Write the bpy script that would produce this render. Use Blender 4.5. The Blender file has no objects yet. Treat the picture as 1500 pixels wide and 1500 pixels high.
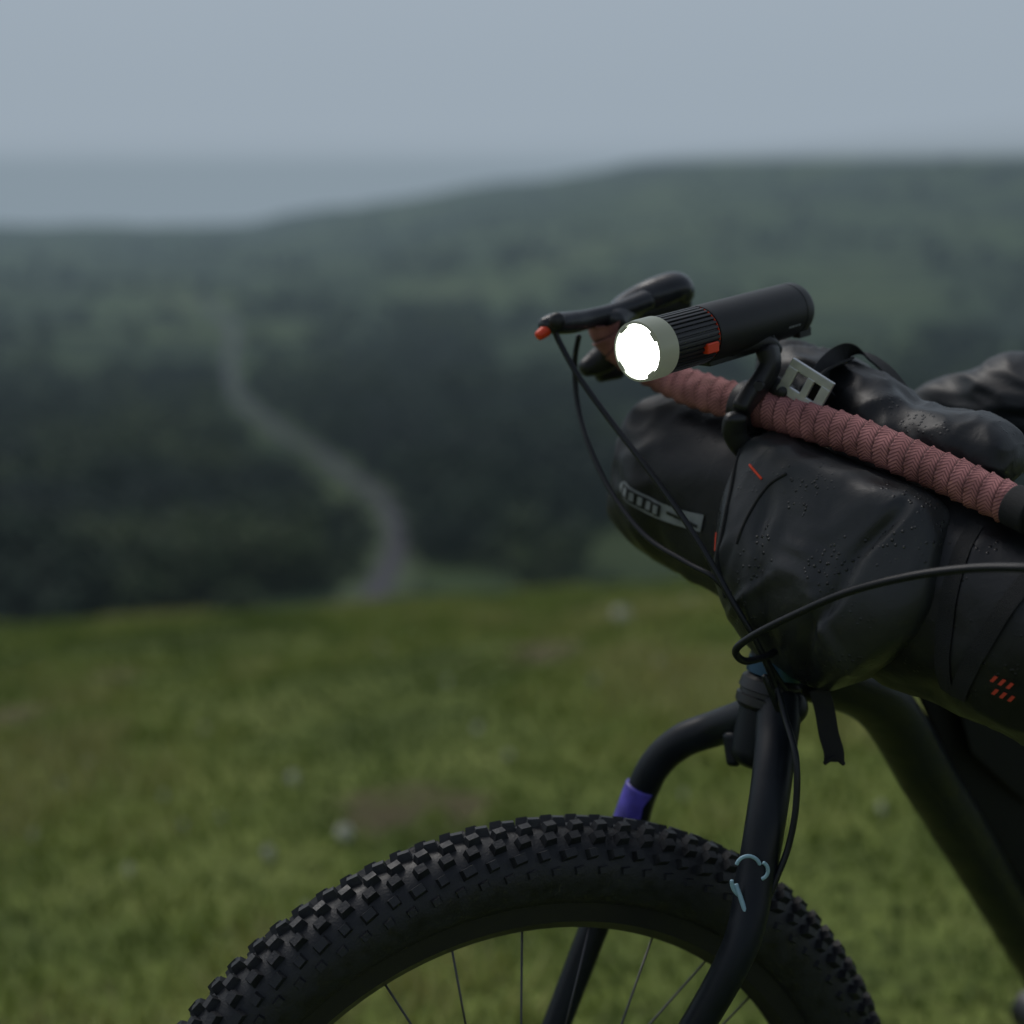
import bpy, math, random
import numpy as np
from mathutils import Vector, Matrix, noise
from mathutils.bvhtree import BVHTree
random.seed(7); np.random.seed(7)
S=bpy.context.scene
S.view_settings.view_transform='Standard'; S.view_settings.look='None'; S.view_settings.exposure=0
COL=S.collection
EYE=Vector((0,0,1.25)); PITCH=math.radians(12.5); FPX=2250.0
CP,SP=math.cos(PITCH),math.sin(PITCH)
def P(u,v,y):
    """image pixel u, v cast from the eye to an assumed depth, world y (metres)"""
    a=(u-750)/FPX; b=(750-v)/FPX
    d=Vector((a, CP+b*SP, -SP+b*CP))
    return EYE+d*(y/d.y)
# ---------------------------------------------------------------- materials
def mat(name,base,rough=.5,metal=0,var=0.0,vs=20,bump=0,bs=200,spec=.5,emis=None,estr=0,rvar=0,coat=0,bdist=.001):
    m=bpy.data.materials.new(name); m.use_nodes=True
    nt=m.node_tree; N=nt.nodes; Lk=nt.links; p=N['Principled BSDF']
    p.inputs['Base Color'].default_value=(*base[:3],1); p.inputs['Roughness'].default_value=rough
    p.inputs['Metallic'].default_value=metal; p.inputs['Specular IOR Level'].default_value=spec
    p.inputs['Coat Weight'].default_value=coat
    geo=N.new('ShaderNodeNewGeometry')
    if var>0:
        n=N.new('ShaderNodeTexNoise'); n.inputs['Scale'].default_value=vs; n.inputs['Detail'].default_value=6
        Lk.new(geo.outputs['Position'],n.inputs['Vector'])
        r=N.new('ShaderNodeValToRGB'); c=base
        r.color_ramp.elements[0].position=.3; r.color_ramp.elements[1].position=.7
        r.color_ramp.elements[0].color=(c[0]*(1-var),c[1]*(1-var),c[2]*(1-var),1)
        r.color_ramp.elements[1].color=(c[0]*(1+var),c[1]*(1+var),c[2]*(1+var),1)
        Lk.new(n.outputs['Fac'],r.inputs['Fac']); Lk.new(r.outputs['Color'],p.inputs['Base Color'])
        if rvar>0:
            mr=N.new('ShaderNodeMapRange'); mr.inputs['From Min'].default_value=.3; mr.inputs['From Max'].default_value=.7
            mr.inputs['To Min'].default_value=max(.05,rough-rvar); mr.inputs['To Max'].default_value=min(1,rough+rvar)
            Lk.new(n.outputs['Fac'],mr.inputs['Value']); Lk.new(mr.outputs['Result'],p.inputs['Roughness'])
    if bump>0:
        n2=N.new('ShaderNodeTexNoise'); n2.inputs['Scale'].default_value=bs; n2.inputs['Detail'].default_value=4
        Lk.new(geo.outputs['Position'],n2.inputs['Vector'])
        b=N.new('ShaderNodeBump'); b.inputs['Strength'].default_value=bump; b.inputs['Distance'].default_value=bdist
        Lk.new(n2.outputs['Fac'],b.inputs['Height']); Lk.new(b.outputs['Normal'],p.inputs['Normal'])
    if emis:
        p.inputs['Emission Color'].default_value=(*emis[:3],1); p.inputs['Emission Strength'].default_value=estr
    return m
def wet_fabric(name,base,rough,drops=.6,spec=.4,lo=.53):
    m=mat(name,base,rough,var=.45,vs=16,rvar=.16,spec=spec)
    nt=m.node_tree; N=nt.nodes; Lk=nt.links; p=N['Principled BSDF']
    geo=N.new('ShaderNodeNewGeometry')
    vo=N.new('ShaderNodeTexVoronoi'); vo.inputs['Scale'].default_value=200; vo.inputs['Randomness'].default_value=1
    Lk.new(geo.outputs['Position'],vo.inputs['Vector'])
    mr=N.new('ShaderNodeMapRange'); mr.interpolation_type='SMOOTHSTEP'
    mr.inputs['From Min'].default_value=.32; mr.inputs['From Max'].default_value=.05
    mr.inputs['To Min'].default_value=0; mr.inputs['To Max'].default_value=1
    Lk.new(vo.outputs['Distance'],mr.inputs['Value'])
    n=N.new('ShaderNodeTexNoise'); n.inputs['Scale'].default_value=20; Lk.new(geo.outputs['Position'],n.inputs['Vector'])
    mk=N.new('ShaderNodeMapRange'); mk.inputs['From Min'].default_value=lo; mk.inputs['From Max'].default_value=lo+.13
    Lk.new(n.outputs['Fac'],mk.inputs['Value'])
    mu=N.new('ShaderNodeMath'); mu.operation='MULTIPLY'
    Lk.new(mr.outputs['Result'],mu.inputs[0]); Lk.new(mk.outputs['Result'],mu.inputs[1])
    b=N.new('ShaderNodeBump'); b.inputs['Strength'].default_value=drops; b.inputs['Distance'].default_value=.0013
    Lk.new(mu.outputs[0],b.inputs['Height'])
    n3=N.new('ShaderNodeTexNoise'); n3.inputs['Scale'].default_value=40; n3.inputs['Detail'].default_value=5
    n3.inputs['Distortion'].default_value=.6
    Lk.new(geo.outputs['Position'],n3.inputs['Vector'])
    b2=N.new('ShaderNodeBump'); b2.inputs['Strength'].default_value=.3; b2.inputs['Distance'].default_value=.003
    Lk.new(n3.outputs['Fac'],b2.inputs['Height']); Lk.new(b.outputs['Normal'],b2.inputs['Normal'])
    n4=N.new('ShaderNodeTexNoise'); n4.inputs['Scale'].default_value=1500; n4.inputs['Detail'].default_value=2
    Lk.new(geo.outputs['Position'],n4.inputs['Vector'])
    b3=N.new('ShaderNodeBump'); b3.inputs['Strength'].default_value=.3; b3.inputs['Distance'].default_value=.0003
    Lk.new(n4.outputs['Fac'],b3.inputs['Height']); Lk.new(b2.outputs['Normal'],b3.inputs['Normal'])
    Lk.new(b3.outputs['Normal'],p.inputs['Normal'])
    return m
M_black=mat('black_plastic',(.012,.013,.014),.42,var=.3,vs=60,bump=.15,bs=900)
M_alu=mat('anodised_black',(.011,.012,.0125),.45,var=.15,vs=40,bump=.12,bs=1800,spec=.4)
M_fin=mat('fin_black',(.014,.015,.015),.4)
M_orange=mat('orange_plastic',(.8,.06,.012),.45)
M_rubber=mat('tyre_rubber',(.012,.014,.017),.55,var=.4,vs=90,bump=.5,bs=500,rvar=.15)
M_frame=mat('frame_paint',(.006,.009,.013),.42,var=.35,vs=30,rvar=.12,bump=.1,bs=300,spec=.28)
M_blue=mat('headset_blue',(.02,.06,.10),.3,metal=.6)
M_metal=mat('buckle_metal',(.62,.64,.65),.35,metal=.8,var=.15,vs=80)
M_hood=mat('hood_rubber',(.024,.027,.030),.22,var=.3,vs=50,bump=.2,bs=700)
M_cable=mat('cable_housing',(.009,.011,.014),.38,spec=.35)
M_web=mat('webbing',(.010,.011,.012),.8,bump=.6,bs=1200)
M_logo=mat('reflective_print',(.24,.26,.27),.5,var=.2,vs=90)
M_red=mat('red_print',(.6,.06,.03),.6)
M_purple=mat('purple_decal',(.09,.07,.42),.45,var=.4,vs=60)
M_pale=mat('pale_blue_decal',(.28,.46,.54),.45)
M_white=mat('white_print',(.3,.32,.33),.5)
M_bag=wet_fabric('bag_fabric',(.0115,.013,.0145),.48,drops=.6,lo=.52)
M_pouch=wet_fabric('pouch_fabric',(.021,.024,.025),.42,drops=1.0,spec=.5,lo=.49)
M_jacket=mat('jacket_nylon',(.006,.008,.010),.5,var=.3,vs=30,bump=.3,bs=300)
M_mesh=mat('mesh_fabric',(.008,.009,.010),.8,bump=.9,bs=500,spec=.25)
M_dark=mat('rim_alloy',(.02,.021,.022),.4,metal=.3)
M_spoke=mat('spoke_steel',(.08,.08,.085),.35,metal=.9)
M_lens=mat('lamp_lens',(.9,.9,.9),.3,emis=(1,1,.96),estr=14)
M_bezel=mat('frosted_bezel_glow',(.17,.19,.155),.3,emis=(.9,1,.72),estr=.06)  # faint emission stands in for lamp light coming through the frosted ring
# ---------------------------------------------------------------- mesh helpers
def empty(name):
    e=bpy.data.objects.new(name,None); COL.objects.link(e); return e
def mobj(name,vs,fs,m,parent=None,smooth=True,uvs=None):
    me=bpy.data.meshes.new(name); me.from_pydata([tuple(v) for v in vs],[],fs); me.update()
    if smooth: me.polygons.foreach_set('use_smooth',[True]*len(me.polygons))
    if uvs:
        ul=me.uv_layers.new(name='UVMap')
        for poly in me.polygons:
            for li,c in zip(poly.loop_indices,uvs[poly.index]): ul.data[li].uv=c
    me.materials.append(m)
    o=bpy.data.objects.new(name,me); COL.objects.link(o)
    if parent: o.parent=parent
    return o
def cr(a,b,c,d,t):
    return ((b*2)+(c-a)*t+(a*2-b*5+c*4-d)*t*t+(b*3-a-c*3+d)*t*t*t)*.5
def resample(pts,k):
    out=[];n=len(pts)
    for i in range(n-1):
        a=pts[max(i-1,0)];b=pts[i];c=pts[i+1];d=pts[min(i+2,n-1)]
        for j in range(k): out.append(cr(a,b,c,d,j/k))
    out.append(pts[-1]); return out
def frames(pts,up=Vector((0,0,1))):
    T=[(pts[min(i+1,len(pts)-1)]-pts[max(i-1,0)]).normalized() for i in range(len(pts))]
    x=T[0].cross(up); 
    if x.length<1e-3: x=T[0].cross(Vector((1,0,0)))
    x.normalize(); R=[]
    for t in T:
        x=(x-t*x.dot(t)).normalized(); R.append((t,x,x.cross(t).normalized()))
    return R
def tube(name,pts,rad,m,parent=None,k=8,n=20,up=Vector((0,0,1)),ex=2.0,fn=None,smooth=True,round_end=True):
    pts=[Vector(p) for p in pts]
    if not isinstance(rad,(list,tuple)): rad=[rad]*len(pts)
    rr=[Vector((r[0],r[1],0)) if isinstance(r,(tuple,list)) else Vector((r,r,0)) for r in rad]
    ps=resample(pts,k); rs=resample(rr,k); F=frames(ps,up); vs=[];fs=[]
    if round_end:
        ps=[ps[0]-F[0][0]*rs[0].x*.45]+[ps[0]-F[0][0]*rs[0].x*.25]+ps+[ps[-1]+F[-1][0]*rs[-1].x*.25]+[ps[-1]+F[-1][0]*rs[-1].x*.45]
        rs=[rs[0]*.5,rs[0]*.85]+rs+[rs[-1]*.85,rs[-1]*.5]; F=[F[0],F[0]]+F+[F[-1],F[-1]]
    for i,p in enumerate(ps):
        for j in range(n):
            t=2*math.pi*j/n; c,s=math.cos(t),math.sin(t)
            c=math.copysign(abs(c)**(2/ex),c); s=math.copysign(abs(s)**(2/ex),s)
            vs.append(p+F[i][1]*c*rs[i].x+F[i][2]*s*rs[i].y)
    for i in range(len(ps)-1):
        for j in range(n):
            fs.append((i*n+j,i*n+(j+1)%n,(i+1)*n+(j+1)%n,(i+1)*n+j))
    fs.append(tuple(range(n))[::-1]); fs.append(tuple(range((len(ps)-1)*n,len(ps)*n)))
    if fn: vs=[fn(v) for v in vs]
    return mobj(name,vs,fs,m,parent,smooth)
def basis(ax,up=Vector((0,0,1))):
    ax=ax.normalized(); x=ax.cross(up)
    if x.length<1e-3: x=ax.cross(Vector((1,0,0)))
    x.normalize(); return ax,x,x.cross(ax).normalized()
def lathe(name,o,ax,prof,m,parent=None,n=48,rf=None,smooth=True,closed=False,up=Vector((0,0,1))):
    ax,x,y=basis(ax,up); vs=[];fs=[]
    for (t,r) in prof:
        for j in range(n):
            a=2*math.pi*j/n; q=r if rf is None else rf(a,t,r)
            vs.append(o+ax*t+(x*math.cos(a)+y*math.sin(a))*q)
    K=len(prof)
    for i in range(K-1 if not closed else K):
        for j in range(n):
            i2=(i+1)%K
            fs.append((i*n+j,i*n+(j+1)%n,i2*n+(j+1)%n,i2*n+j))
    if not closed:
        fs.append(tuple(range(n))[::-1]); fs.append(tuple(range((K-1)*n,K*n)))
    ob=mobj(name,vs,fs,m,parent,smooth)
    if smooth:
        md=ob.modifiers.new('es','EDGE_SPLIT'); md.split_angle=math.radians(35)
    return ob
def box(name,c,X,Y,Z,m,parent=None,bev=.0):
    vs=[];
    for sx in(-1,1):
        for sy in(-1,1):
            for sz in(-1,1): vs.append(c+X*sx+Y*sy+Z*sz)
    fs=[(0,1,3,2),(4,6,7,5),(0,4,5,1),(2,3,7,6),(0,2,6,4),(1,5,7,3)]
    o=mobj(name,vs,fs,m,parent,False)
    if bev:
        b=o.modifiers.new('b','BEVEL'); b.width=bev; b.segments=3
    return o
def ribbon(name,pts,wdir,hw,th,m,parent=None,k=8):
    pts=resample([Vector(p) for p in pts],k); wd=wdir.normalized(); vs=[];fs=[]
    for i,p in enumerate(pts):
        t=(pts[min(i+1,len(pts)-1)]-pts[max(i-1,0)]).normalized()
        w=(wd-t*wd.dot(t)).normalized(); nn=t.cross(w)
        for a,b in((-1,-1),(1,-1),(1,1),(-1,1)): vs.append(p+w*hw*a+nn*th*b*.5)
    for i in range(len(pts)-1):
        for j in range(4): fs.append((i*4+j,i*4+(j+1)%4,i*4+4+(j+1)%4,i*4+4+j))
    fs.append((3,2,1,0)); e=(len(pts)-1)*4; fs.append((e,e+1,e+2,e+3))
    return mobj(name,vs,fs,m,parent,False)
def crease(v,nrm,amp,f,seed=0,stretch=Vector((1,1,1))):
    q=Vector((v.x*stretch.x,v.y*stretch.y,v.z*stretch.z))*f+Vector((seed,seed*.7,seed*1.3))
    wv=noise.noise_vector(q*.6)
    r=1-abs(noise.noise(q+wv*.8))*2.2
    r2=1-abs(noise.noise(q*2.3+wv*1.5))*2.2
    return v+nrm*amp*(.7*r+.35*r2-.3+.5*noise.noise(q*.5))
def loft(name,secs,m,parent,k=10,n=96,amp=.004,f=14,seed=0,stretch=Vector((1,1,1)),ex=2.5,post=None):
    C=resample([s[0] for s in secs],k);U=resample([s[1] for s in secs],k);V=resample([s[2] for s in secs],k)
    vs=[];fs=[]
    for c,u,v in zip(C,U,V):
        for j in range(n):
            t=2*math.pi*j/n; a,b=math.cos(t),math.sin(t)
            a=math.copysign(abs(a)**(2/ex),a); b=math.copysign(abs(b)**(2/ex),b)
            vs.append(c+u*a+v*b)
    for i in range(len(C)-1):
        for j in range(n): fs.append((i*n+j,i*n+(j+1)%n,(i+1)*n+(j+1)%n,(i+1)*n+j))
    fs.append(tuple(range(n))[::-1]); fs.append(tuple(range((len(C)-1)*n,len(C)*n)))
    o=mobj(name,vs,fs,m,parent)
    me=o.data; nr=[v.normal.copy() for v in me.vertices]
    ctr=sum((v for v in C),Vector())/len(C)
    sgn=1 if sum(1 if nr[i].dot(me.vertices[i].co-ctr)>0 else -1 for i in range(0,len(nr),37))>0 else -1
    for i,v in enumerate(me.vertices):
        c=crease(v.co,nr[i]*sgn,amp,f,seed,stretch)
        if post: c=post(c,nr[i]*sgn)
        v.co=c
    me.update()
    return o
def bvh(o): 
    return BVHTree.FromPolygons([v.co.copy() for v in o.data.vertices],[tuple(p.vertices) for p in o.data.polygons])

# ---------------------------------------------------------------- camera
cam=bpy.data.cameras.new('camera'); co=bpy.data.objects.new('camera',cam); COL.objects.link(co)
co.location=EYE; co.rotation_euler=(math.pi/2-PITCH,0,0)
cam.sensor_width=36; cam.lens=36*FPX/1500; cam.clip_start=.05; cam.clip_end=20000
cam.dof.use_dof=True; cam.dof.focus_distance=1.22; cam.dof.aperture_fstop=2.5
S.camera=co

# ---------------------------------------------------------------- world / light
w=bpy.data.worlds.new('World'); S.world=w; w.use_nodes=True
nt=w.node_tree; bg=nt.nodes['Background']
sky=nt.nodes.new('ShaderNodeTexSky'); sky.sky_type='NISHITA'; sky.sun_disc=False
SE,SR=math.radians(48),math.radians(-35)
sky.sun_elevation=SE; sky.sun_rotation=SR; sky.air_density=1.2; sky.dust_density=4; sky.altitude=300
hs=nt.nodes.new('ShaderNodeHueSaturation'); hs.inputs['Saturation'].default_value=.6
nt.links.new(sky.outputs[0],hs.inputs['Color']); nt.links.new(hs.outputs[0],bg.inputs['Color'])
bg.inputs['Strength'].default_value=.10
sd=Vector((math.sin(SR)*math.cos(SE),math.cos(SR)*math.cos(SE),math.sin(SE)))
sl=bpy.data.lights.new('sun','SUN'); sl.energy=1.0; sl.angle=math.radians(30); sl.color=(1,.98,.95)
so=bpy.data.objects.new('sun',sl); COL.objects.link(so); so.rotation_euler=(-sd).to_track_quat('-Z','Y').to_euler()

def glow_fog(name,lo,hi,dens,L):
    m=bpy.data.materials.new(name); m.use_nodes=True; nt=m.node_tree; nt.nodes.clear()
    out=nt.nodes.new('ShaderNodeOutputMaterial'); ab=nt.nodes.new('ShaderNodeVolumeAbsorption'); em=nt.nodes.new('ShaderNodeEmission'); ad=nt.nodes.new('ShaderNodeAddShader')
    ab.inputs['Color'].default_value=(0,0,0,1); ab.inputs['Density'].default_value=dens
    em.inputs['Color'].default_value=(*L,1); em.inputs['Strength'].default_value=dens  # fog glows by itself, emission stands in for scattered daylight
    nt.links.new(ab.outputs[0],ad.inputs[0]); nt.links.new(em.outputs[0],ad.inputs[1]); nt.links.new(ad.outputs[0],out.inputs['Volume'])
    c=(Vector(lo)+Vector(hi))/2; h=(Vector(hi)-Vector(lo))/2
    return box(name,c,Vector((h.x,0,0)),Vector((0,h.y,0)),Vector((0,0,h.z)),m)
glow_fog('glowing_valley_mist',(-3000,40,-400),(3000,1800,70),.00055,(.155,.212,.248))  # haze brightness of these three volumes is put in as emission colour
glow_fog('glowing_low_cloud',(-3000,260,8.5),(3000,1800.5,420),.0021,(.40,.465,.54))
glow_fog('glowing_fog_bank',(-6000,1801,-500),(6000,6000,1200),.004,(.40,.465,.54))

# ---------------------------------------------------------------- terrain
VY=[0,60,110,150,200,300,400,600,1000,1500,1750,2400,6000]
VZ=[-36,-34,-30.5,-34,-38.5,-44.6,-47.2,-50.2,-53.8,-48.3,-75,-140,-320]
RT=[-.6,-.33,-.17,-.09,0,.11,.33,.6,1]; RA=[0,0,2,20,41,66,100,122,135]
def sst(a,b,x):
    t=max(0,min(1,(x-a)/(b-a))); return t*t*(3-2*t)
def H(x,y):
    yy=max(y,0.0)
    hill=-.00868*yy*yy-.0797*yy+(.0797*1.2)
    if y<0: hill=.0956+.05*(-y)**.8
    xx=8*math.tanh(x/8); hill+=.075*xx
    hill+=.07*noise.noise(Vector((x*.35,y*.35,3)))+.035*noise.noise(Vector((x*1.3,y*1.3,1)))+.012*noise.noise(Vector((x*5,y*5,2)))
    if y<25: return hill
    v=float(np.interp(y,VY,VZ))
    t=x/max(y,60)
    v+=float(np.interp(t,RT,RA))*sst(250,1500,y)
    v+=sst(90,400,y)*(5*noise.noise(Vector((x*.008,y*.008,5)))+2*noise.noise(Vector((x*.03,y*.03,7))))
    k=4.0
    m=max(hill,v); 
    return m+k*math.log(math.exp((hill-m)/k)+math.exp((v-m)/k)) if y>35 else hill
rows=[-25,-18,-12,-8,-5,-3,-1.5,-.5]+list(np.geomspace(.6,16,150))+list(np.geomspace(16.6,6000,200))
NC=240
def ground_hit(d):
    d=d.normalized(); t=1.5
    while t<60:
        p=EYE+d*t
        if p.z<H(p.x,p.y): return p
        t+=.05
    return EYE+d*12
dirt=[(ground_hit(P(u,v,1)-EYE),r) for u,v,r in [(590,1190,.17),(655,1186,.13),(155,992,.13),(790,957,.24),(540,1180,.10),(20,1050,.14)]]
vs=[];fs=[]
for y in rows:
    hw=9+1.1*max(y,0)
    for j in range(NC):
        s=(j/(NC-1))*2-1; x=hw*(s*.55+.45*s**3); vs.append((x,y,H(x,y)))
for i in range(len(rows)-1):
    for j in range(NC-1): fs.append((i*NC+j,i*NC+j+1,(i+1)*NC+j+1,(i+1)*NC+j))
def noise_node(N,Lk,vec,sc,det=5,dist=0):
    n=N.new('ShaderNodeTexNoise'); n.inputs['Scale'].default_value=sc; n.inputs['Detail'].default_value=det; n.inputs['Distortion'].default_value=dist
    Lk.new(vec,n.inputs['Vector']); return n.outputs['Fac']
def ramp(N,Lk,fac,stops):
    r=N.new('ShaderNodeValToRGB'); e=r.color_ramp.elements
    while len(e)<len(stops): e.new(.5)
    for k,(p,c) in zip(e,stops): k.position=p; k.color=(*c,1)
    Lk.new(fac,r.inputs['Fac']); return r.outputs['Color']
def mixc(N,Lk,fac,a,b,bt='MIX'):
    x=N.new('ShaderNodeMix'); x.data_type='RGBA'; x.blend_type=bt
    if isinstance(fac,float): x.inputs[0].default_value=fac
    else: Lk.new(fac,x.inputs[0])
    for s,i in((a,6),(b,7)):
        if isinstance(s,tuple): x.inputs[i].default_value=(*s,1)
        else: Lk.new(s,x.inputs[i])
    return x.outputs[2]
mg=bpy.data.materials.new('hill_ground'); mg.use_nodes=True; nt=mg.node_tree; N=nt.nodes; Lk=nt.links; p=N['Principled BSDF']
geo=N.new('ShaderNodeNewGeometry'); pos=geo.outputs['Position']
near=ramp(N,Lk,noise_node(N,Lk,pos,1.6,8,.5),[(.32,(.075,.105,.026)),(.5,(.14,.18,.042)),(.68,(.20,.235,.065))])
fine=ramp(N,Lk,noise_node(N,Lk,pos,26,6),[(.3,(.4,.4,.4)),(.65,(1.15,1.15,1.15))])
near=mixc(N,Lk,.8,near,fine,'MULTIPLY')
at=N.new('ShaderNodeAttribute'); at.attribute_name='dirt'
near=mixc(N,Lk,at.outputs['Fac'],near,(.09,.07,.042))
far=ramp(N,Lk,noise_node(N,Lk,pos,.011,6,.6),[(.36,(.028,.046,.022)),(.46,(.052,.082,.032)),(.56,(.10,.14,.05)),(.7,(.15,.18,.075))])
far2=ramp(N,Lk,noise_node(N,Lk,pos,.07,6,.3),[(.35,(.4,.4,.4)),(.65,(1.1,1.1,1.1))])
far=mixc(N,Lk,.85,far,far2,'MULTIPLY')
sx=N.new('ShaderNodeSeparateXYZ'); Lk.new(pos,sx.inputs[0])
mr=N.new('ShaderNodeMapRange'); mr.inputs['From Min'].default_value=22; mr.inputs['From Max'].default_value=70; Lk.new(sx.outputs['Y'],mr.inputs['Value'])
Lk.new(mixc(N,Lk,mr.outputs['Result'],near,far),p.inputs['Base Color']); p.inputs['Roughness'].default_value=.95; p.inputs['Specular IOR Level'].default_value=.15
b=N.new('ShaderNodeBump'); b.inputs['Strength'].default_value=.8; b.inputs['Distance'].default_value=.04
Lk.new(noise_node(N,Lk,pos,20,6),b.inputs['Height']); Lk.new(b.outputs['Normal'],p.inputs['Normal'])
g=mobj('ground',vs,fs,mg)
atr=g.data.attributes.new('dirt','FLOAT','POINT')
def dirtval(x,y):
    k=0
    for c,r in dirt:
        d=math.hypot((x-c.x)/1.0,(y-c.y)/1.3)/r
        if d>2.2: continue
        d+=.9*noise.noise(Vector((x*6,y*6,0)))
        k=max(k,.85*(1-sst(.4,1.3,d)))
    return k
for i,v in enumerate(vs):
    if 0<v[1]<20: atr.data[i].value=dirtval(v[0],v[1])

# grass blades on the hill top, one mesh
nb=120000
ys=1.3+ (17-1.3)*np.random.rand(nb)**.75; ts=(np.random.rand(nb)*2-1)*.43
V=np.zeros((nb*3,3));tint=np.zeros(nb*3)
kept=0
for i in range(nb):
    y=ys[i]; x=ts[i]*(y+1)
    cl=noise.noise(Vector((x*.9,y*.6,9)))+.6*noise.noise(Vector((x*3.2,y*2.6,4)))
    if dirtval(x,y)>.4*random.random()+.3: continue
    hgt=(.028+.03*random.random())*(1+.9*max(-.5,min(1,cl*1.5))); 
    z=H(x,y)-.006; a=random.random()*6.283; wd=.003+.003*random.random()+.0006*y
    lx,ly=(random.random()-.5)*hgt*1.3,(random.random()-.5)*hgt*1.3
    k=kept*3; ca,sa=math.cos(a)*wd,math.sin(a)*wd
    V[k]=(x-ca,y-sa,z);V[k+1]=(x+ca,y+sa,z);V[k+2]=(x+lx,y+ly,z+hgt)
    tint[k:k+3]=.5+.95*cl+.4*(random.random()-.5)
    kept+=1
V=V[:kept*3];tint=tint[:kept*3]
mgB=bpy.data.materials.new('grass_blade'); mgB.use_nodes=True; nt=mgB.node_tree; N=nt.nodes; Lk=nt.links; p=N['Principled BSDF']
at=N.new('ShaderNodeAttribute'); at.attribute_name='tint'
Lk.new(ramp(N,Lk,at.outputs['Fac'],[(.1,(.08,.125,.026)),(.45,(.19,.25,.052)),(.75,(.30,.35,.085)),(1,(.40,.39,.15))]),p.inputs['Base Color'])
p.inputs['Roughness'].default_value=.6; p.inputs['Specular IOR Level'].default_value=.3
me=bpy.data.meshes.new('grass'); me.vertices.add(kept*3); me.vertices.foreach_set('co',V.ravel())
me.loops.add(kept*3); me.loops.foreach_set('vertex_index',np.arange(kept*3)); me.polygons.add(kept)
me.polygons.foreach_set('loop_start',np.arange(kept)*3); me.polygons.foreach_set('loop_total',np.full(kept,3)); me.update()
a_=me.attributes.new('tint','FLOAT','POINT'); a_.data.foreach_set('value',tint); me.materials.append(mgB)
COL.objects.link(bpy.data.objects.new('grass',me))
# pale stones
M_stone=mat('stone',(.56,.56,.46),.9,var=.3,vs=40)
vs=[];fs=[]
spots=[(505,1240,.020),(430,1155,.014),(910,915,.045),(965,985,.020),(395,1268,.013),(270,1225,.009),(90,1160,.010),(610,1270,.008),(870,1010,.013),(1010,890,.025),(190,1290,.009),(130,1130,.010),(700,1080,.010),(240,1180,.008),(325,1215,.009),(655,1010,.010),(745,1120,.009),(50,1240,.009),(450,1350,.008),(560,960,.012),(1000,1180,.008),(300,1080,.008),(1290,1200,.008)]
for u,v,r in spots:
    c=ground_hit(P(u,v,1)-EYE); c.z+=r*.6+.022; b0=len(vs)
    for i in range(5):
        for j in range(8):
            ph=math.pi*(i+.5)/5; th=j*math.pi/4; q=r*(1+.25*random.uniform(-1,1))
            vs.append(c+Vector((math.sin(ph)*math.cos(th)*q,math.sin(ph)*math.sin(th)*q,math.cos(ph)*(q*.6+.012))))
    for i in range(4):
        for j in range(8): fs.append((b0+i*8+j,b0+i*8+(j+1)%8,b0+(i+1)*8+(j+1)%8,b0+(i+1)*8+j))
    fs.append(tuple(b0+j for j in range(8))); fs.append(tuple(b0+32+j for j in range(8))[::-1])
mobj('stones',vs,fs,M_stone)

# path
PU=[(522,905,98),(535,880,110),(562,848,124),(578,808,141),(568,765,160),(543,732,180),(490,695,208),(425,657,245),(385,628,275),(348,590,318),(334,545,378),(342,505,450),(334,475,530),(300,448,620)]
pp=resample([Vector(((u-750)/FPX*y*1.0,y,0)) for u,v,y in PU],10)
M_path=mat('path_gravel',(.075,.07,.082),.9,var=.2,vs=.5)
M_verge=mat('path_verge',(.07,.10,.038),.95,var=.45,vs=.2)
def strip(name,hw,dz,m):
    vs=[];fs=[]
    for i,q in enumerate(pp):
        t=(pp[min(i+1,len(pp)-1)]-pp[max(i-1,0)]).normalized(); nn=Vector((t.y,-t.x,0))
        zc=max(H(q.x+nn.x*o,q.y+nn.y*o) for o in(-2,0,2))
        wv=hw*(1+.25*noise.noise(Vector((i*.23,hw,0)))) if hw>2 else hw
        for s in(-1,-.5,0,.5,1):
            e=q+nn*wv*s; z=max(zc,H(e.x,e.y)); vs.append((e.x,e.y,z+dz))
    for i in range(len(pp)-1):
        for j in range(4): fs.append((i*5+j,i*5+j+1,i*5+5+j+1,i*5+5+j))
    return mobj(name,vs,fs,m)
strip('grass_verge',2.7,.35,M_verge); strip('footpath',.95,.5,M_path)

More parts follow.
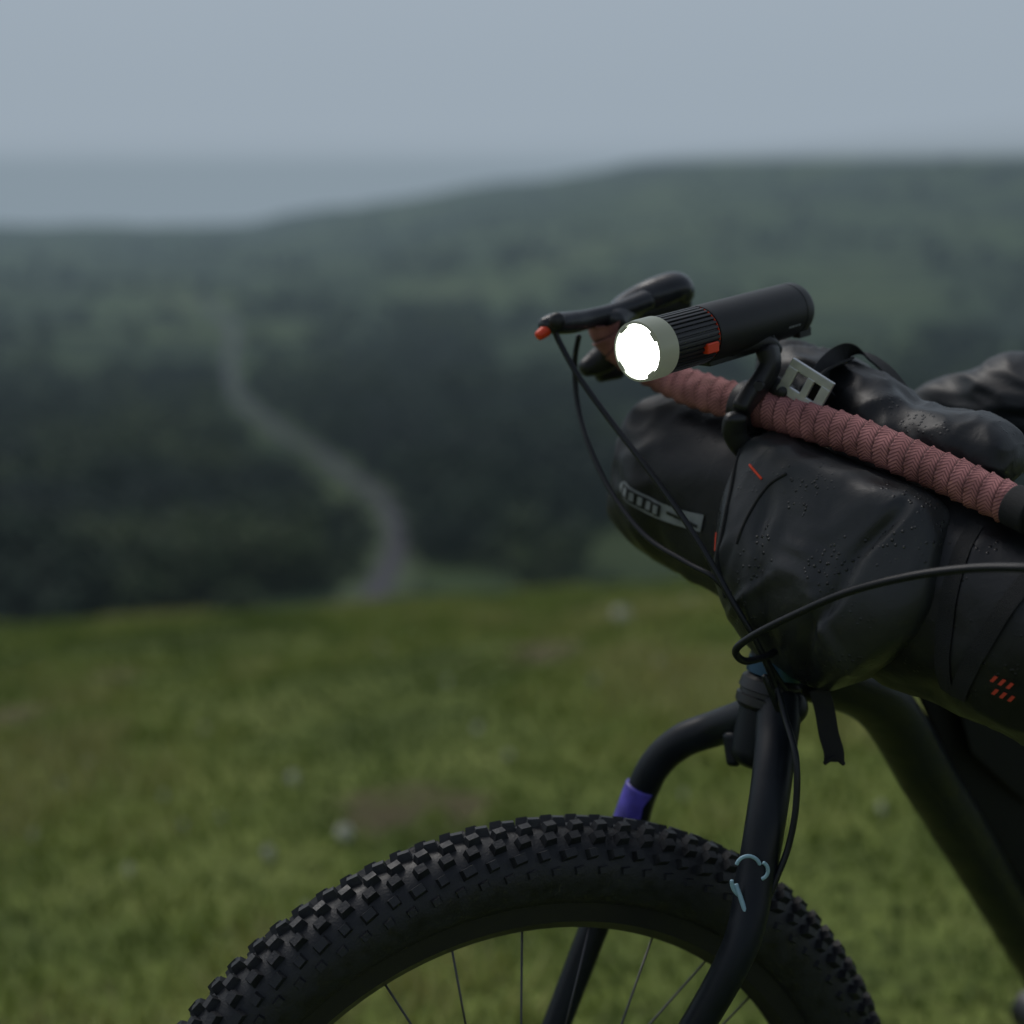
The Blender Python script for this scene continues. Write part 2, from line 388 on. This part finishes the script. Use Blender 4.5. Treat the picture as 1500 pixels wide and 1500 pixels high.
# woodland
ml=bpy.data.materials.new('foliage'); ml.use_nodes=True; nt=ml.node_tree; N=nt.nodes; Lk=nt.links; p=N['Principled BSDF']
geo=N.new('ShaderNodeNewGeometry')
c1=ramp(N,Lk,noise_node(N,Lk,geo.outputs['Position'],.03,3),[(.38,(.014,.030,.020)),(.50,(.028,.053,.024)),(.62,(.080,.112,.038))])
c2=ramp(N,Lk,noise_node(N,Lk,geo.outputs['Position'],.6,2),[(.3,(.6,.6,.6)),(.7,(1.25,1.25,1.2))])
Lk.new(mixc(N,Lk,1.0,c1,c2,'MULTIPLY'),p.inputs['Base Color']); p.inputs['Roughness'].default_value=.8
mb=mat('bark',(.05,.042,.035),.9)
def tree_mesh(i):
    rnd=random.Random(i); vs=[];fs=[];mi=[]
    def cyl(a,b,ra,rb):
        ax,x,y=basis(b-a,Vector((.3,.2,1))); b0=len(vs)
        for q,r in((a,ra),(b,rb)):
            for j in range(6): vs.append(q+(x*math.cos(j*1.047)+y*math.sin(j*1.047))*r)
        for j in range(6): fs.append((b0+j,b0+(j+1)%6,b0+6+(j+1)%6,b0+6+j)); mi.append(1)
    top=Vector((rnd.uniform(-.3,.3),rnd.uniform(-.3,.3),4.2)); cyl(Vector((0,0,-1)),top,.22,.08)
    lobes=[]
    for k in range(9):
        a=rnd.uniform(0,6.28); r=rnd.uniform(.6,2.3); z=rnd.uniform(1.3,5.2)
        c=Vector((math.cos(a)*r,math.sin(a)*r,z)); lobes.append((c,rnd.uniform(.8,1.5)))
        cyl(Vector((0,0,z*.5)),c,.08,.03)
    lobes.append((Vector((0,0,5.4)),1.3))
    for c,R in lobes:
        for k in range(26):
            d=Vector((rnd.gauss(0,1),rnd.gauss(0,1),rnd.gauss(0,1))).normalized()
            q=c+d*R*rnd.uniform(.55,1.05); q.z=c.z+(q.z-c.z)*.8
            nn=(d+Vector((rnd.gauss(0,.5),rnd.gauss(0,.5),rnd.gauss(0,.5)))).normalized(); ax,x,y=basis(nn,Vector((.1,.3,1)))
            s=rnd.uniform(.25,.52); b0=len(vs); vs.extend([q-x*s,q-y*s*.8,q+x*s,q+y*s*.8]); fs.append((b0,b0+1,b0+2,b0+3)); mi.append(0)
    me=bpy.data.meshes.new('tree'); me.from_pydata([tuple(v) for v in vs],[],fs); me.materials.append(ml); me.materials.append(mb)
    me.polygons.foreach_set('material_index',mi); me.update(); return me
TM=[tree_mesh(i) for i in range(5)]
wood=empty('woodland')
road=[(q.x/q.y,q.y,(H(q.x,q.y)-1.25)/q.y) for q in pp]
cnt=0;tries=0
while cnt<2600 and tries<30000:
    tries+=1
    y=72*math.exp(random.random()*math.log(1150/72)); t=random.uniform(-.42,.42); x=t*y
    big=noise.noise(Vector((x*.02,y*.02,31)))
    sc=random.uniform(.6,1.2)*(1+.7*max(0,big))*(.8 if y<160 else 1)
    n1=noise.noise(Vector((x*.014,y*.014,11)))+.5*noise.noise(Vector((x*.045,y*.045,12)))
    if y<340: dens=.95 if n1>-.16 else .05
    else: dens=.8 if n1>.14 else .02
    if y>340 and t>.05: dens*=.5
    if random.random()>dens: continue
    z=H(x,y); top=(z+6.3*sc-1.25)/y; bad=False
    for (tr,yr,er) in road:
        if yr>y-4:
            if abs(tr-t)<(2.4*sc+.5)/y and top>er-.002: bad=True;break
    if bad: continue
    o=bpy.data.objects.new('tree_%d'%cnt,TM[cnt%5]); COL.objects.link(o); o.parent=wood
    o.location=(x,y,z-.3); o.rotation_euler=(0,0,random.uniform(0,6.28)); o.scale=(sc*1.2,sc*1.2,sc); cnt+=1
print('trees',cnt)

# ================================================================ BICYCLE
bike=empty('bicycle')
B0=P(1250,638,1.246)
A=Vector((.694,-.694,-.197)).normalized(); F=Vector((-.707,-.707,0)); W=F.cross(A).normalized()
if W.z<0: W=-W
Z=Vector((0,0,1))
def L(s,p,q): return B0+A*s+F*p+W*q
def L2(s,p,h): return B0+A*s+F*p+Z*h
# ---- taped bar
bp=[P(1482,739,1.148),P(1380,692,1.19),P(1250,638,1.246),P(1150,608,1.293),P(1060,583,1.337),P(1000,563,1.372),P(950,537,1.400),P(912,511,1.412),P(889,487,1.410),P(886,466,1.405)]
ps=resample(bp,70); F2=frames(ps); n=80; vs=[];fs=[];uvs=[]; r0=.0150
acc=[0]
for i in range(1,len(ps)): acc.append(acc[-1]+(ps[i]-ps[i-1]).length)
pitch=.0138
wob=lambda pq:.25*noise.noise(pq*18)
for i,pq in enumerate(ps):
    for j in range(n):
        th=2*math.pi*j/n; q=acc[i]/pitch+j/n+wob(pq); fr=q%1
        edge=math.exp(-((1-fr)/.10)**2)
        r=r0+.0014*fr+.0009*edge-.0006*max(0,1-fr/.12)+.0007*noise.noise(pq*70+Vector((j*.1,0,0)))
        if i<8: r*=.97
        vs.append(pq+(F2[i][1]*math.cos(th)+F2[i][2]*math.sin(th))*r)
for i in range(len(ps)-1):
    o0=wob(ps[i]);o1=wob(ps[i+1])
    for j in range(n):
        fs.append((i*n+j,i*n+(j+1)%n,(i+1)*n+(j+1)%n,(i+1)*n+j))
        q0=acc[i]/pitch+o0;q1=acc[i+1]/pitch+o1
        uvs.append([(q0+j/n,j/n),(q0+(j+1)/n,(j+1)/n),(q1+(j+1)/n,(j+1)/n),(q1+j/n,j/n)])
mt=bpy.data.materials.new('bar_tape'); mt.use_nodes=True; nt=mt.node_tree; N=nt.nodes; Lk=nt.links; p=N['Principled BSDF']
uv=N.new('ShaderNodeUVMap'); sx=N.new('ShaderNodeSeparateXYZ'); Lk.new(uv.outputs[0],sx.inputs[0])
def mth(op,a,b=None,c=None):
    x=N.new('ShaderNodeMath'); x.operation=op
    for i,q in enumerate((a,b,c)):
        if q is None: continue
        if isinstance(q,(int,float)): x.inputs[i].default_value=q
        else: Lk.new(q,x.inputs[i])
    return x.outputs[0]
fr=mth('FRACT',sx.outputs['X']); zig=mth('PINGPONG',mth('MULTIPLY',fr,1.0),.5)
wv=mth('SINE',mth('ADD',mth('MULTIPLY',sx.outputs['Y'],6.2832*30),mth('MULTIPLY',zig,24.0)))
st=N.new('ShaderNodeMapRange'); Lk.new(wv,st.inputs['Value']); st.inputs['From Min'].default_value=-.9; st.inputs['From Max'].default_value=.1
geo=N.new('ShaderNodeNewGeometry')
base=mixc(N,Lk,st.outputs['Result'],(.23,.085,.085),(.52,.225,.215))
dn=ramp(N,Lk,noise_node(N,Lk,geo.outputs['Position'],38,6),[(.32,(.45,.40,.38)),(.60,(1.08,1.08,1.08))])
base=mixc(N,Lk,.9,base,dn,'MULTIPLY')
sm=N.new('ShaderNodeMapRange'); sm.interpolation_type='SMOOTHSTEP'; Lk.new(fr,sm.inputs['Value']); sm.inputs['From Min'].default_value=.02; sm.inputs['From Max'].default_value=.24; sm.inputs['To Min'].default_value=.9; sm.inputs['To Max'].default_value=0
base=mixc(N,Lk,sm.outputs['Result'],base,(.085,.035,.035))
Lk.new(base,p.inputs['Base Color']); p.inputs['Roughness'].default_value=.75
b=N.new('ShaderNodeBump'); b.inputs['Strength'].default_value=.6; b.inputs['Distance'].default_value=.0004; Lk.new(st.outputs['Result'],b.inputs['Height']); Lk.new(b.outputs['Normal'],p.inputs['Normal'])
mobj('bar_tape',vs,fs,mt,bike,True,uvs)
tube('handlebar_core',[P(1560,776,1.11),P(1482,739,1.148)],.0145,M_black,bike)
tube('tape_finish_band',[P(1515,754,1.131),P(1484,740,1.147)],.0168,M_web,bike,round_end=False)
# ---- far brake hood and lever
tube('brake_hood',[P(897,474,1.405),P(915,455,1.43),P(938,440,1.445),P(965,428,1.45),P(992,420,1.455),P(1003,432,1.46)],[(.013,.013),(.0145,.0145),(.0155,.0145),(.018,.0145),(.017,.0135),(.012,.010)],M_hood,bike,n=28)
tube('hood_bracket',[P(1000,440,1.47),P(965,448,1.455),P(930,462,1.44)],[.012,.012,.01],M_black,bike)
tube('brake_lever',[P(945,440,1.435),P(905,456,1.415),P(868,466,1.395),P(838,472,1.378),P(812,474,1.368),P(796,477,1.362)],[(.012,.010),(.0095,.009),(.0075,.009),(.0095,.010),(.013,.0095),(.007,.007)],M_hood,bike,n=24)
tube('lever_cap',[P(800,484,1.360),P(789,492,1.356)],[.0055,.0045],M_orange,bike,n=16)
tube('lever_pivot',[P(816,470,1.355),P(816,470,1.385)],.0075,M_black,bike,n=16)
tube('drop_bar',[P(902,500,1.42),P(890,520,1.43),P(872,532,1.43),P(856,540,1.425)],[.012,.014,.012,.008],M_black,bike)
tube('drop_bar_clamp',[P(905,540,1.45),P(878,548,1.44)],[.010,.008],M_black,bike)
# ---- cables
cr_=.0027
tube('brake_cable',[P(812,484,1.362),P(822,506,1.36),P(850,555,1.345),P(895,617,1.32),P(950,688,1.285),P(1005,765,1.25),P(1045,830,1.225),P(1075,885,1.21),P(1105,935,1.205),P(1128,985,1.21),P(1140,1020,1.215)],cr_,M_cable,bike,n=12)
tube('gear_cable',[P(848,492,1.385),P(842,530,1.39),P(846,590,1.385),P(862,650,1.36),P(895,720,1.325),P(945,785,1.285),P(1005,824,1.25),P(1050,850,1.228),P(1085,900,1.22),P(1118,960,1.22),P(1150,1010,1.235)],cr_*.95,M_cable,bike,n=12)
tube('near_cable',[P(1580,838,1.0),P(1500,832,1.02),P(1420,833,1.05),P(1330,845,1.08),P(1240,868,1.11),P(1165,900,1.14),P(1105,930,1.165),P(1078,952,1.18),P(1090,968,1.19),P(1118,963,1.205),P(1135,955,1.22)],.0031,M_cable,bike,n=14)
tube('fork_cable',[P(1135,1000,1.215),P(1150,1050,1.2),P(1166,1110,1.175),P(1166,1180,1.165),P(1155,1240,1.16),P(1138,1285,1.155),P(1120,1330,1.15)],.0027,M_cable,bike,n=12)
tube('brake_hose',[P(1120,990,1.205),P(1128,1010,1.205),P(1140,1040,1.215)],.0027,M_cable,bike,n=12)
# ---- fork / headset
hc=P(1128,1010,1.265); sdir=Vector((.22,.12,.95)).normalized()
lathe('headset_cup',hc-sdir*.018,sdir,[(-.002,.018),(0,.024),(.004,.0275),(.011,.0275),(.012,.0255),(.016,.0255),(.017,.0275),(.026,.026),(.030,.022)],M_black,bike)
lathe('headset_spacer',hc+sdir*.012,sdir,[(0,.021),(.001,.0245),(.014,.0245),(.016,.022)],M_blue,bike)
tube('head_tube',[hc+sdir*.02,hc+sdir*.09,hc+sdir*.2],[.024,.025,.024],M_frame,bike)
top=P(765,1207,1.18); PSI=math.radians(19)
fw=Vector((-math.cos(PSI),-math.sin(PSI),0)); nw=Vector((-math.sin(PSI),math.cos(PSI),0))
RO=.37; hub=top-Z*RO
cN=hub-nw*.062; cFa=hub+nw*.062
tube('fork_crown',[P(1160,1035,1.245),P(1130,1042,1.262),P(1095,1050,1.278),P(1060,1063,1.292)],[(.018,.016),(.022,.02),(.02,.017),(.016,.015)],M_frame,bike,n=24)
tube('fork_steerer',[hc-sdir*.06,hc-sdir*.01],[.021,.023],M_frame,bike)
p4=P(1075,1420,1.13)
tube('fork_leg',[P(1140,1030,1.255),P(1138,1075,1.232),P(1132,1130,1.205),P(1122,1200,1.18),P(1106,1290,1.16),P(1078,1400,1.135),p4.lerp(cN,.35),cN],[(.021,.022),(.0185,.018),(.017,.0165),(.0165,.0155),(.016,.015),(.0145,.015),(.013,.014),(.012,.013)],M_frame,bike,n=28)
f4=P(915,1240,1.315)
tube('fork_leg_2',[P(1085,1055,1.28),P(1045,1068,1.298),P(1000,1085,1.31),P(962,1118,1.318),P(938,1165,1.32),f4,f4.lerp(cFa,.5),cFa],[(.017,.017),(.0155,.016),(.015,.0155),(.015,.015),(.0145,.0145),(.0145,.014),(.013,.013),(.012,.012)],M_frame,bike,n=24)
tube('fork_gusset',[P(1078,1080,1.27),P(1074,1118,1.262)],[(.012,.010),(.006,.006)],M_frame,bike)
tube('leg_decal',[P(940,1152,1.3195),P(930,1178,1.32),P(917,1215,1.318)],[.0152,.0151,.015],M_purple,bike,n=24,round_end=False)
# swirls on near leg
def arc(name,c,r,a0,a1,m,yy,rad=.0016,k=10):
    pts=[P(c[0]+r*math.cos(math.radians(a0+(a1-a0)*i/k)),c[1]+r*math.sin(math.radians(a0+(a1-a0)*i/k)),yy) for i in range(k+1)]
    tube(name,pts,rad,m,bike,k=3,n=8)
arc('leg_swirl_1',(1096,1272),18,-160,-20,M_pale,1.1455); arc('leg_swirl_2',(1096,1292),24,-175,-250,M_pale,1.144); arc('leg_swirl_3',(1112,1275),13,-60,70,M_pale,1.147)
tube('leg_swirl_4',[P(1078,1296,1.145),P(1090,1330,1.138),P(1096,1352,1.135)],.002,M_pale,bike,n=8)
# ---- wheel
wheel=empty('wheel_parts'); wheel.parent=bike
rt=.033; Rc=RO-.005-rt
vs=[];fs=[];nA,nB=160,28
for i in range(nA):
    a=2*math.pi*i/nA; rd=fw*math.sin(a)+Z*math.cos(a)
    for j in range(nB):
        b_=2*math.pi*j/nB; vs.append(hub+rd*(Rc+rt*math.cos(b_))+nw*rt*math.sin(b_))
for i in range(nA):
    for j in range(nB): fs.append((i*nB+j,i*nB+(j+1)%nB,((i+1)%nA)*nB+(j+1)%nB,((i+1)%nA)*nB+j))
mobj('tyre_casing',vs,fs,M_rubber,wheel)
vs=[];fs=[]; NK=104
for i in range(NK):
    for row,(deg,off,la,lw,hh) in enumerate([(-9,0,.0058,.0040,.0065),(9,.5,.0058,.0040,.0065),(-31,.25,.0055,.0042,.007),(31,.75,.0055,.0042,.007),(-54,.6,.0060,.0040,.0082),(54,.1,.0060,.0040,.0082),(-76,.1,.004,.003,.003),(76,.6,.004,.003,.003)]):
        a=2*math.pi*(i+off+random.uniform(-.03,.03))/NK; 
        if row in(4,5) and i%2: la*=.7; hh*=.75
        rd=fw*math.sin(a)+Z*math.cos(a); tg=fw*math.cos(a)-Z*math.sin(a)
        d=math.radians(deg); up=rd*math.cos(d)+nw*math.sin(d); sd_=-rd*math.sin(d)+nw*math.cos(d)
        c=hub+rd*Rc+up*(rt-.001); b0=len(vs)
        tw=.35*(1 if deg>0 else -1); tg2=(tg+sd_*tw*.6).normalized(); sd2=up.cross(tg2).normalized()
        for h_,sc in((0,1.12),(hh+.001,.82)):
            for q,r in((-1,-1),(1,-1),(1,1),(-1,1)): vs.append(c+up*h_+tg2*la*q*sc+sd2*lw*r*sc)
        fs+= [(b0+4,b0+5,b0+6,b0+7)]+[(b0+j,b0+(j+1)%4,b0+4+(j+1)%4,b0+4+j) for j in range(4)]
mobj('tyre_knobs',vs,fs,M_rubber,wheel,False)
lathe('rim',hub-nw*.015,nw,[(0,.305),(0,.286),(.010,.276),(.020,.276),(.030,.286),(.030,.305)],M_dark,wheel,n=120,closed=True)
lathe('hub_shell',hub-nw*.05,nw,[(0,.008),(.001,.012),(.02,.012),(.022,.028),(.026,.028),(.03,.016),(.07,.016),(.074,.028),(.078,.028),(.08,.012),(.099,.012),(.1,.008)],M_black,wheel,n=32)
for i in range(28):
    a=2*math.pi*i/28; sgn=1 if i%2 else -1; a2=a+(.45 if i%4<2 else -.45)
    h0=hub+nw*sgn*.026+(fw*math.sin(a2)+Z*math.cos(a2))*.026; h1=hub+(fw*math.sin(a)+Z*math.cos(a))*.279
    tube('spoke_%d'%i,[h0,h1],.001,M_spoke,wheel,k=1,n=6,round_end=False)
# ---- frame
dt0=P(1190,985,1.30)
tube('down_tube',[dt0,P(1290,1030,1.37),P(1365,1150,1.46),P(1440,1270,1.56),P(1530,1420,1.69),P(1600,1540,1.80)],[(.026,.026),(.028,.027),(.029,.028),(.030,.029),(.031,.030),(.032,.031)],M_frame,bike,n=28)
lathe('bottom_bracket',P(1610,1560,1.72),Vector((-.3,.95,0)),[(0,.02),(.002,.03),(.14,.03),(.142,.02)],M_black,bike)
tube('top_tube',[P(1260,900,1.36),P(1450,905,1.6),P(1640,900,1.9)],.019,M_frame,bike)
M_let=mat('letter_grey',(.04,.043,.046),.5)
for i,(u,v) in enumerate([(1345,1108),(1357,1128),(1369,1148),(1381,1168),(1393,1188)]):
    yb=1.415+i*.013
    lathe('tube_letter_%d'%i,P(u,v,yb),Vector((-.12,-1,.15)),[(-.004,.006),(.0,.006),(.0,.0045),(-.004,.0045)],M_let,bike,n=20,closed=True)

# ================================================================ FRAME BAG
fb=empty('frame_bag')
def prism(name,front,off,m,parent,bev):
    n=len(front); vs=[*front]+[q+off for q in front]
    fs=[tuple(range(n)),tuple(range(n,2*n))[::-1]]+[(i,i+n,(i+1)%n+n,(i+1)%n) for i in range(n)]
    o=mobj(name,vs,fs,m,parent,True); b=o.modifiers.new('b','BEVEL'); b.width=bev; b.segments=4; return o
prism('bag_body',[P(1330,1000,1.385),P(1400,960,1.42),P(1640,930,1.60),P(1680,1500,1.74),P(1560,1420,1.66),P(1395,1150,1.455)],Vector((.03,.06,0)),M_mesh,fb,.012)
prism('bag_side_pocket',[P(1390,1010,1.40),P(1450,985,1.43),P(1640,970,1.56),P(1650,1210,1.63),P(1500,1185,1.52),P(1420,1110,1.43)],Vector((.02,.04,0)),M_mesh,fb,.01)

# ================================================================ HANDLEBAR BAG
hb=empty('handlebar_bag')
def sec(c,r1,r2): return (c,F*r1,W*r2)
roll=loft('dry_bag_roll',[sec(L(-.243,-.045,-.105),.02,.02),sec(L(-.24,-.045,-.105),.05,.05),sec(L(-.228,-.045,-.105),.07,.068),sec(L(-.19,-.045,-.107),.082,.078),sec(L(-.1,-.05,-.107),.088,.088),sec(L(0,-.05,-.108),.092,.092),sec(L(.12,-.05,-.11),.092,.092),sec(L(.22,-.05,-.11),.088,.09),sec(L(.28,-.05,-.11),.07,.07),sec(L(.3,-.05,-.11),.03,.03)],M_bag,hb,amp=.006,f=13,seed=3,n=110,k=14,ex=2.2)
FOLD=[(.035,-.55,.010,.006,-.03,-.2),(-.015,-.30,.008,-.005,-.04,-.2),(.062,.25,.009,-.006,-.03,-.19),(-.055,.35,.010,.005,-.08,-.2),(.005,.75,.009,.005,-.06,-.16)]
def folds(c,nr):
    d=c-B0; h=d.z; s=d.dot(A); k=0
    for s0,sl_,wd,am,h1,h0 in FOLD:
        g_=(s-(s0+sl_*(h+.1)+.006*noise.noise(Vector((h*30,s0*50,0)))))/wd
        k+=am*max(0,1-abs(g_))**1.0*sst(h0-.02,h0+.03,h)*(1-sst(h1-.03,h1+.01,h))
    return c+nr*k*max(0,nr.dot(F))
pouch=loft('front_pouch',[ (L2(.0,.012,-.020),A*.06,F*.010),(L2(.0,.016,-.027),A*.088,F*.026),(L2(.0,.018,-.06),A*.101,F*.040),(L2(.0,.022,-.105),A*.099,F*.054),(L2(-.010,.022,-.15),A*.083,F*.055),(L2(-.022,.016,-.188),A*.058,F*.040),(L2(-.030,.010,-.210),A*.038,F*.026),(L2(-.032,.006,-.218),A*.022,F*.012)],M_pouch,hb,amp=.0055,f=8,seed=1,n=180,k=18,stretch=Vector((1.5,1.5,.45)),ex=3.6,post=folds)
clos=loft('roll_top_closure',[(P(1120,560,1.43),Vector((.01,.01,0)),Z*.02),(P(1135,558,1.42),Vector((.02,.03,0)),Z*.034),(P(1200,580,1.37),Vector((.03,.04,0)),Z*.040),(P(1290,622,1.315),Vector((.03,.04,0)),Z*.040),(P(1345,648,1.28),Vector((.03,.035,0)),Z*.030),(P(1390,654,1.255),Vector((.03,.035,0)),Z*.028),(P(1440,660,1.235),Vector((.025,.03,0)),Z*.0275),(P(1478,668,1.215),Vector((.02,.025,0)),Z*.022),(P(1492,672,1.21),Vector((.008,.01,0)),Z*.012)],M_bag,hb,amp=.006,f=17,seed=8,n=90,k=12)
b_r=bvh(roll); b_p=bvh(pouch)
def onto(b,s,q,lift=.0012,base=L):
    o=base(s,.35,q); h=b.ray_cast(o,-F)
    return (h[0]+F*lift) if h[0] else base(s,.05,q)
def patch(name,b,sq,m,parent,lift,ns=24,nq=6):
    vs=[onto(b,*sq(i/ns,j/nq),lift) for i in range(ns+1) for j in range(nq+1)]
    fs=[(i*(nq+1)+j,i*(nq+1)+j+1,(i+1)*(nq+1)+j+1,(i+1)*(nq+1)+j) for i in range(ns) for j in range(nq)]
    return mobj(name,vs,fs,m,parent)
q0=-.106
patch('logo_band',b_r,lambda a,b:(-.203+.10*a, q0-.004+(b-.5)*.016*min(1,(a*9)**.5+.15)-.006*math.sin(a*3.14)),M_logo,hb,.0015)
patch('logo_band_inner',b_r,lambda a,b:(-.198+.048*a, q0-.004+(b-.5)*.012-.006*math.sin((.07+a*.45)*3.14)),M_bag,hb,.0024)
for i in range(5):
    patch('logo_mark_%d'%i,b_r,lambda a,b,i=i:(-.194+.0092*i+.005*a, q0-.004+(b-.5)*.008-.006*math.sin((.1+i*.08)*3.14)),M_logo,hb,.0032,4,3)
patch('logo_line',b_r,lambda a,b:(-.143+.036*a, q0-.0085+(b-.5)*.003),M_bag,hb,.0024)
for i in range(6):
    s_=.186+.0065*(i%3)+.003*(i//3); q_=-.128-.010*(i//3)
    patch('red_mark_%d'%i,b_r,lambda a,b,s_=s_,q_=q_:(s_+.0028*a+.003*(b-.5),q_+(b-.5)*.006),M_red,hb,.0014,2,2)
def seam(name,pts,r,m,b=b_p,base=L2):
    pts=resample([Vector((a,b_,0)) for a,b_ in pts],6)
    tube(name,[onto(b,q.x,q.y,.0002,base) for q in pts],r,m,hb,k=2,n=8)
seam('pouch_piping',[(-.088,-.035),(-.080,-.08),(-.078,-.12),(-.070,-.15)],.0018,M_web)
seam('pouch_piping_2',[(-.03,-.035),(-.045,-.05),(-.055,-.075),(-.06,-.1)],.0014,M_web)
seam('orange_tab',[(-.068,-.040),(-.052,-.046)],.0011,M_orange)
seam('orange_tab_2',[(-.092,-.105),(-.088,-.118)],.0008,M_orange)
for i,(c0,c1) in enumerate([(.125,.15),(.19,.16)]):
    patch('side_strap_%d'%i,b_r,lambda a,b,c0=c0,c1=c1:(c0+(c1-c0)*a+(b-.5)*.014,-.03-.13*a),M_web,hb,.0015+.001*i)
# straps + buckle
buck=P(1180,566,1.282); bx=(P(1205,580,1.28)-P(1150,545,1.30)).normalized(); by=Vector((.35,-.2,.9)); by=(by-bx*by.dot(bx)).normalized()
bn=bx.cross(by)
for i_,(a0,b0,ha,hbb) in enumerate([(-.0,.0115,.0215,.0042),(-.0,-.0115,.0215,.0042),(-.0165,0,.005,.0085),(.017,0,.0045,.0085),(.002,0,.0035,.0085)]):
    box('buckle_bar_%d'%i_,buck+bx*a0+by*b0,bx*ha,by*hbb,bn*(.0016+.0002*(i_>1)),M_metal,hb,.0008)
ribbon('buckle_strap',[P(1212,590,1.31),P(1198,575,1.29),P(1185,565,1.288),P(1205,545,1.30),P(1240,530,1.32)],Vector((.5,-.5,.4)),.010,.002,M_web,hb)
ribbon('compression_strap',[P(1196,560,1.30),P(1215,535,1.32),P(1238,519,1.34),P(1265,519,1.345),P(1295,538,1.34),P(1322,570,1.33)],Vector((.7,.5,-.2)),.010,.0018,M_web,hb)
ribbon('hanging_strap',[P(1200,1010,1.235),P(1208,1040,1.235),P(1214,1075,1.23),P(1221,1100,1.225),P(1222,1116,1.223)],Vector((1,-.2,0)),.0085,.002,M_web,hb)
tube('strap_end',[P(1208,1118,1.222),P(1222,1110,1.223),P(1236,1119,1.222)],.002,M_web,hb,n=8)
# ---- stuffed jacket behind
jk=empty('rolled_jacket')
loft('jacket_body',[(P(1345,600,1.50),Vector((.01,.01,0)),Z*.01),(P(1362,600,1.49),Vector((.02,.03,0)),Z*.022),(P(1420,595,1.47),Vector((.03,.04,0)),Z*.036),(P(1480,592,1.45),Vector((.04,.05,0)),Z*.048),(P(1560,610,1.42),Vector((.04,.05,0)),Z*.055),(P(1640,640,1.4),Vector((.03,.04,0)),Z*.05)],M_jacket,jk,amp=.009,f=16,seed=5,n=110,k=14,stretch=Vector((.5,.5,1.6)))

# ================================================================ HEADLIGHT
hl=empty('bicycle_headlight')
lc=P(935,515,1.208); bk=P(1163,452,1.36); ax=(bk-lc).normalized(); LL=(bk-lc).length
lathe('head_fins',lc,ax,[(.021,.020),(.0215,.0238),(.075,.0238),(.0755,.021)],M_fin,hl,n=288,rf=lambda a,t,r:r*(1 if r<.0235 else (1.0 if (a*36/(2*math.pi))%1<.55 else .93)))
lathe('bezel',lc,ax,[(.004,.0205),(-.0015,.0222),(-.001,.0242),(.006,.0248),(.0205,.0248),(.021,.0235)],M_bezel,hl,n=96)
for i in range(4):
    a=math.radians(38+90*i); a_x,x_,y_=basis(ax); rdv=x_*math.cos(a)+y_*math.sin(a); tg=ax.cross(rdv)
    box('bezel_tab_%d'%i,lc+ax*.0008+rdv*.0212,rdv*.0016,tg*.0045,ax*.0028,M_bezel,hl,.0007)
lathe('lens',lc+ax*.0,ax,[(-.002,.004),(-.0018,.014),(-.0005,.0208),(.002,.0212)],M_lens,hl,n=64)
lathe('accent_ring',lc,ax,[(.0755,.020),(.0756,.0230),(.0763,.0230),(.0764,.020)],M_orange,hl,n=96)
lathe('body',lc,ax,[(.0765,.022),(.0770,.0238),(.079,.0241),(LL-.014,.0236),(LL-.013,.0228),(LL-.0125,.0236),(LL-.004,.0234),(LL,.0215),(LL+.002,.018)],M_alu,hl,n=96)
a_x,x_,y_=basis(ax)
dn=-y_ if y_.z>0 else y_
sdv=x_ if x_.y<0 else -x_
box('release_clip',P(1040,509,1.238),ax*.0075,dn*.0042,sdv*.004,M_orange,hl,.001)
box('end_latch',lc+ax*(LL-.006)+dn*.019+sdv*.012,ax*.009,dn*.004,sdv*.004,M_black,hl,.001)
box('body_rail',lc+ax*.125+dn*.0235,ax*.045,dn*.003,sdv*.009,M_black,hl,.001)
for i in range(4):
    box('print_mark_%d'%i,lc+ax*(LL-.038+.0045*i)+(sdv*.93+dn*.37).normalized()*.0238,ax*.0014,(dn*.93-sdv*.37)*.0008,(sdv*.93+dn*.37)*.0003,M_white,hl)
# mount
tube('mount_head',[P(1062,512,1.285),P(1090,503,1.30),P(1118,502,1.31),P(1132,516,1.315)],[(.010,.006),(.0125,.0075),(.0125,.008),(.009,.008)],M_black,hl,n=24,ex=3.2)
for i in range(7):
    c=P(1078+7.5*i,497,1.292+.003*i); box('mount_rib_%d'%i,c,Vector((.0009,.0009,0)),Vector((-.005,.008,0)),Z*.004,M_black,hl,.0005)
tube('mount_arm',[P(1124,512,1.30),P(1128,535,1.298),P(1116,558,1.295),P(1100,578,1.290),P(1086,598,1.285)],[(.0105,.009),(.011,.008),(.011,.008),(.011,.008),(.009,.008)],M_black,hl,n=24,ex=3.2)
bc=P(1100,597,1.317); 
tdir=(P(1150,608,1.293)-P(1060,583,1.337)).normalized()
lathe('bar_clamp',bc-tdir*.012,tdir,[(0,.0168),(0,.0205),(.002,.022),(.022,.022),(.024,.0205),(.024,.0168)],M_black,hl,n=64,closed=True)
tube('clamp_lug',[P(1078,612,1.28),P(1076,632,1.285),P(1088,655,1.29),P(1102,660,1.295)],[(.010,.007),(.0105,.007),(.0095,.007),(.007,.006)],M_black,hl,n=20,ex=3)
lathe('clamp_bolt',P(1094,664,1.285),Vector((-.3,-1,.1)),[(-.004,.0035),(.006,.0035),(.007,.0025)],M_dark,hl,n=6)
lathe('arm_bolt',P(1112,566,1.283),Vector((-.3,-1,.1)),[(-.004,.0048),(.002,.0048),(.0035,.004)],M_dark,hl,n=24)
tube('clamp_hinge',[P(1128,560,1.31),P(1142,572,1.305),P(1160,580,1.30)],[(.008,.008),(.0105,.0105),(.008,.008)],M_black,hl,n=20)
lathe('hinge_bolt',P(1146,574,1.292),Vector((-.2,-1,.1)),[(-.004,.0045),(.002,.0045),(.003,.003)],M_dark,hl,n=24)
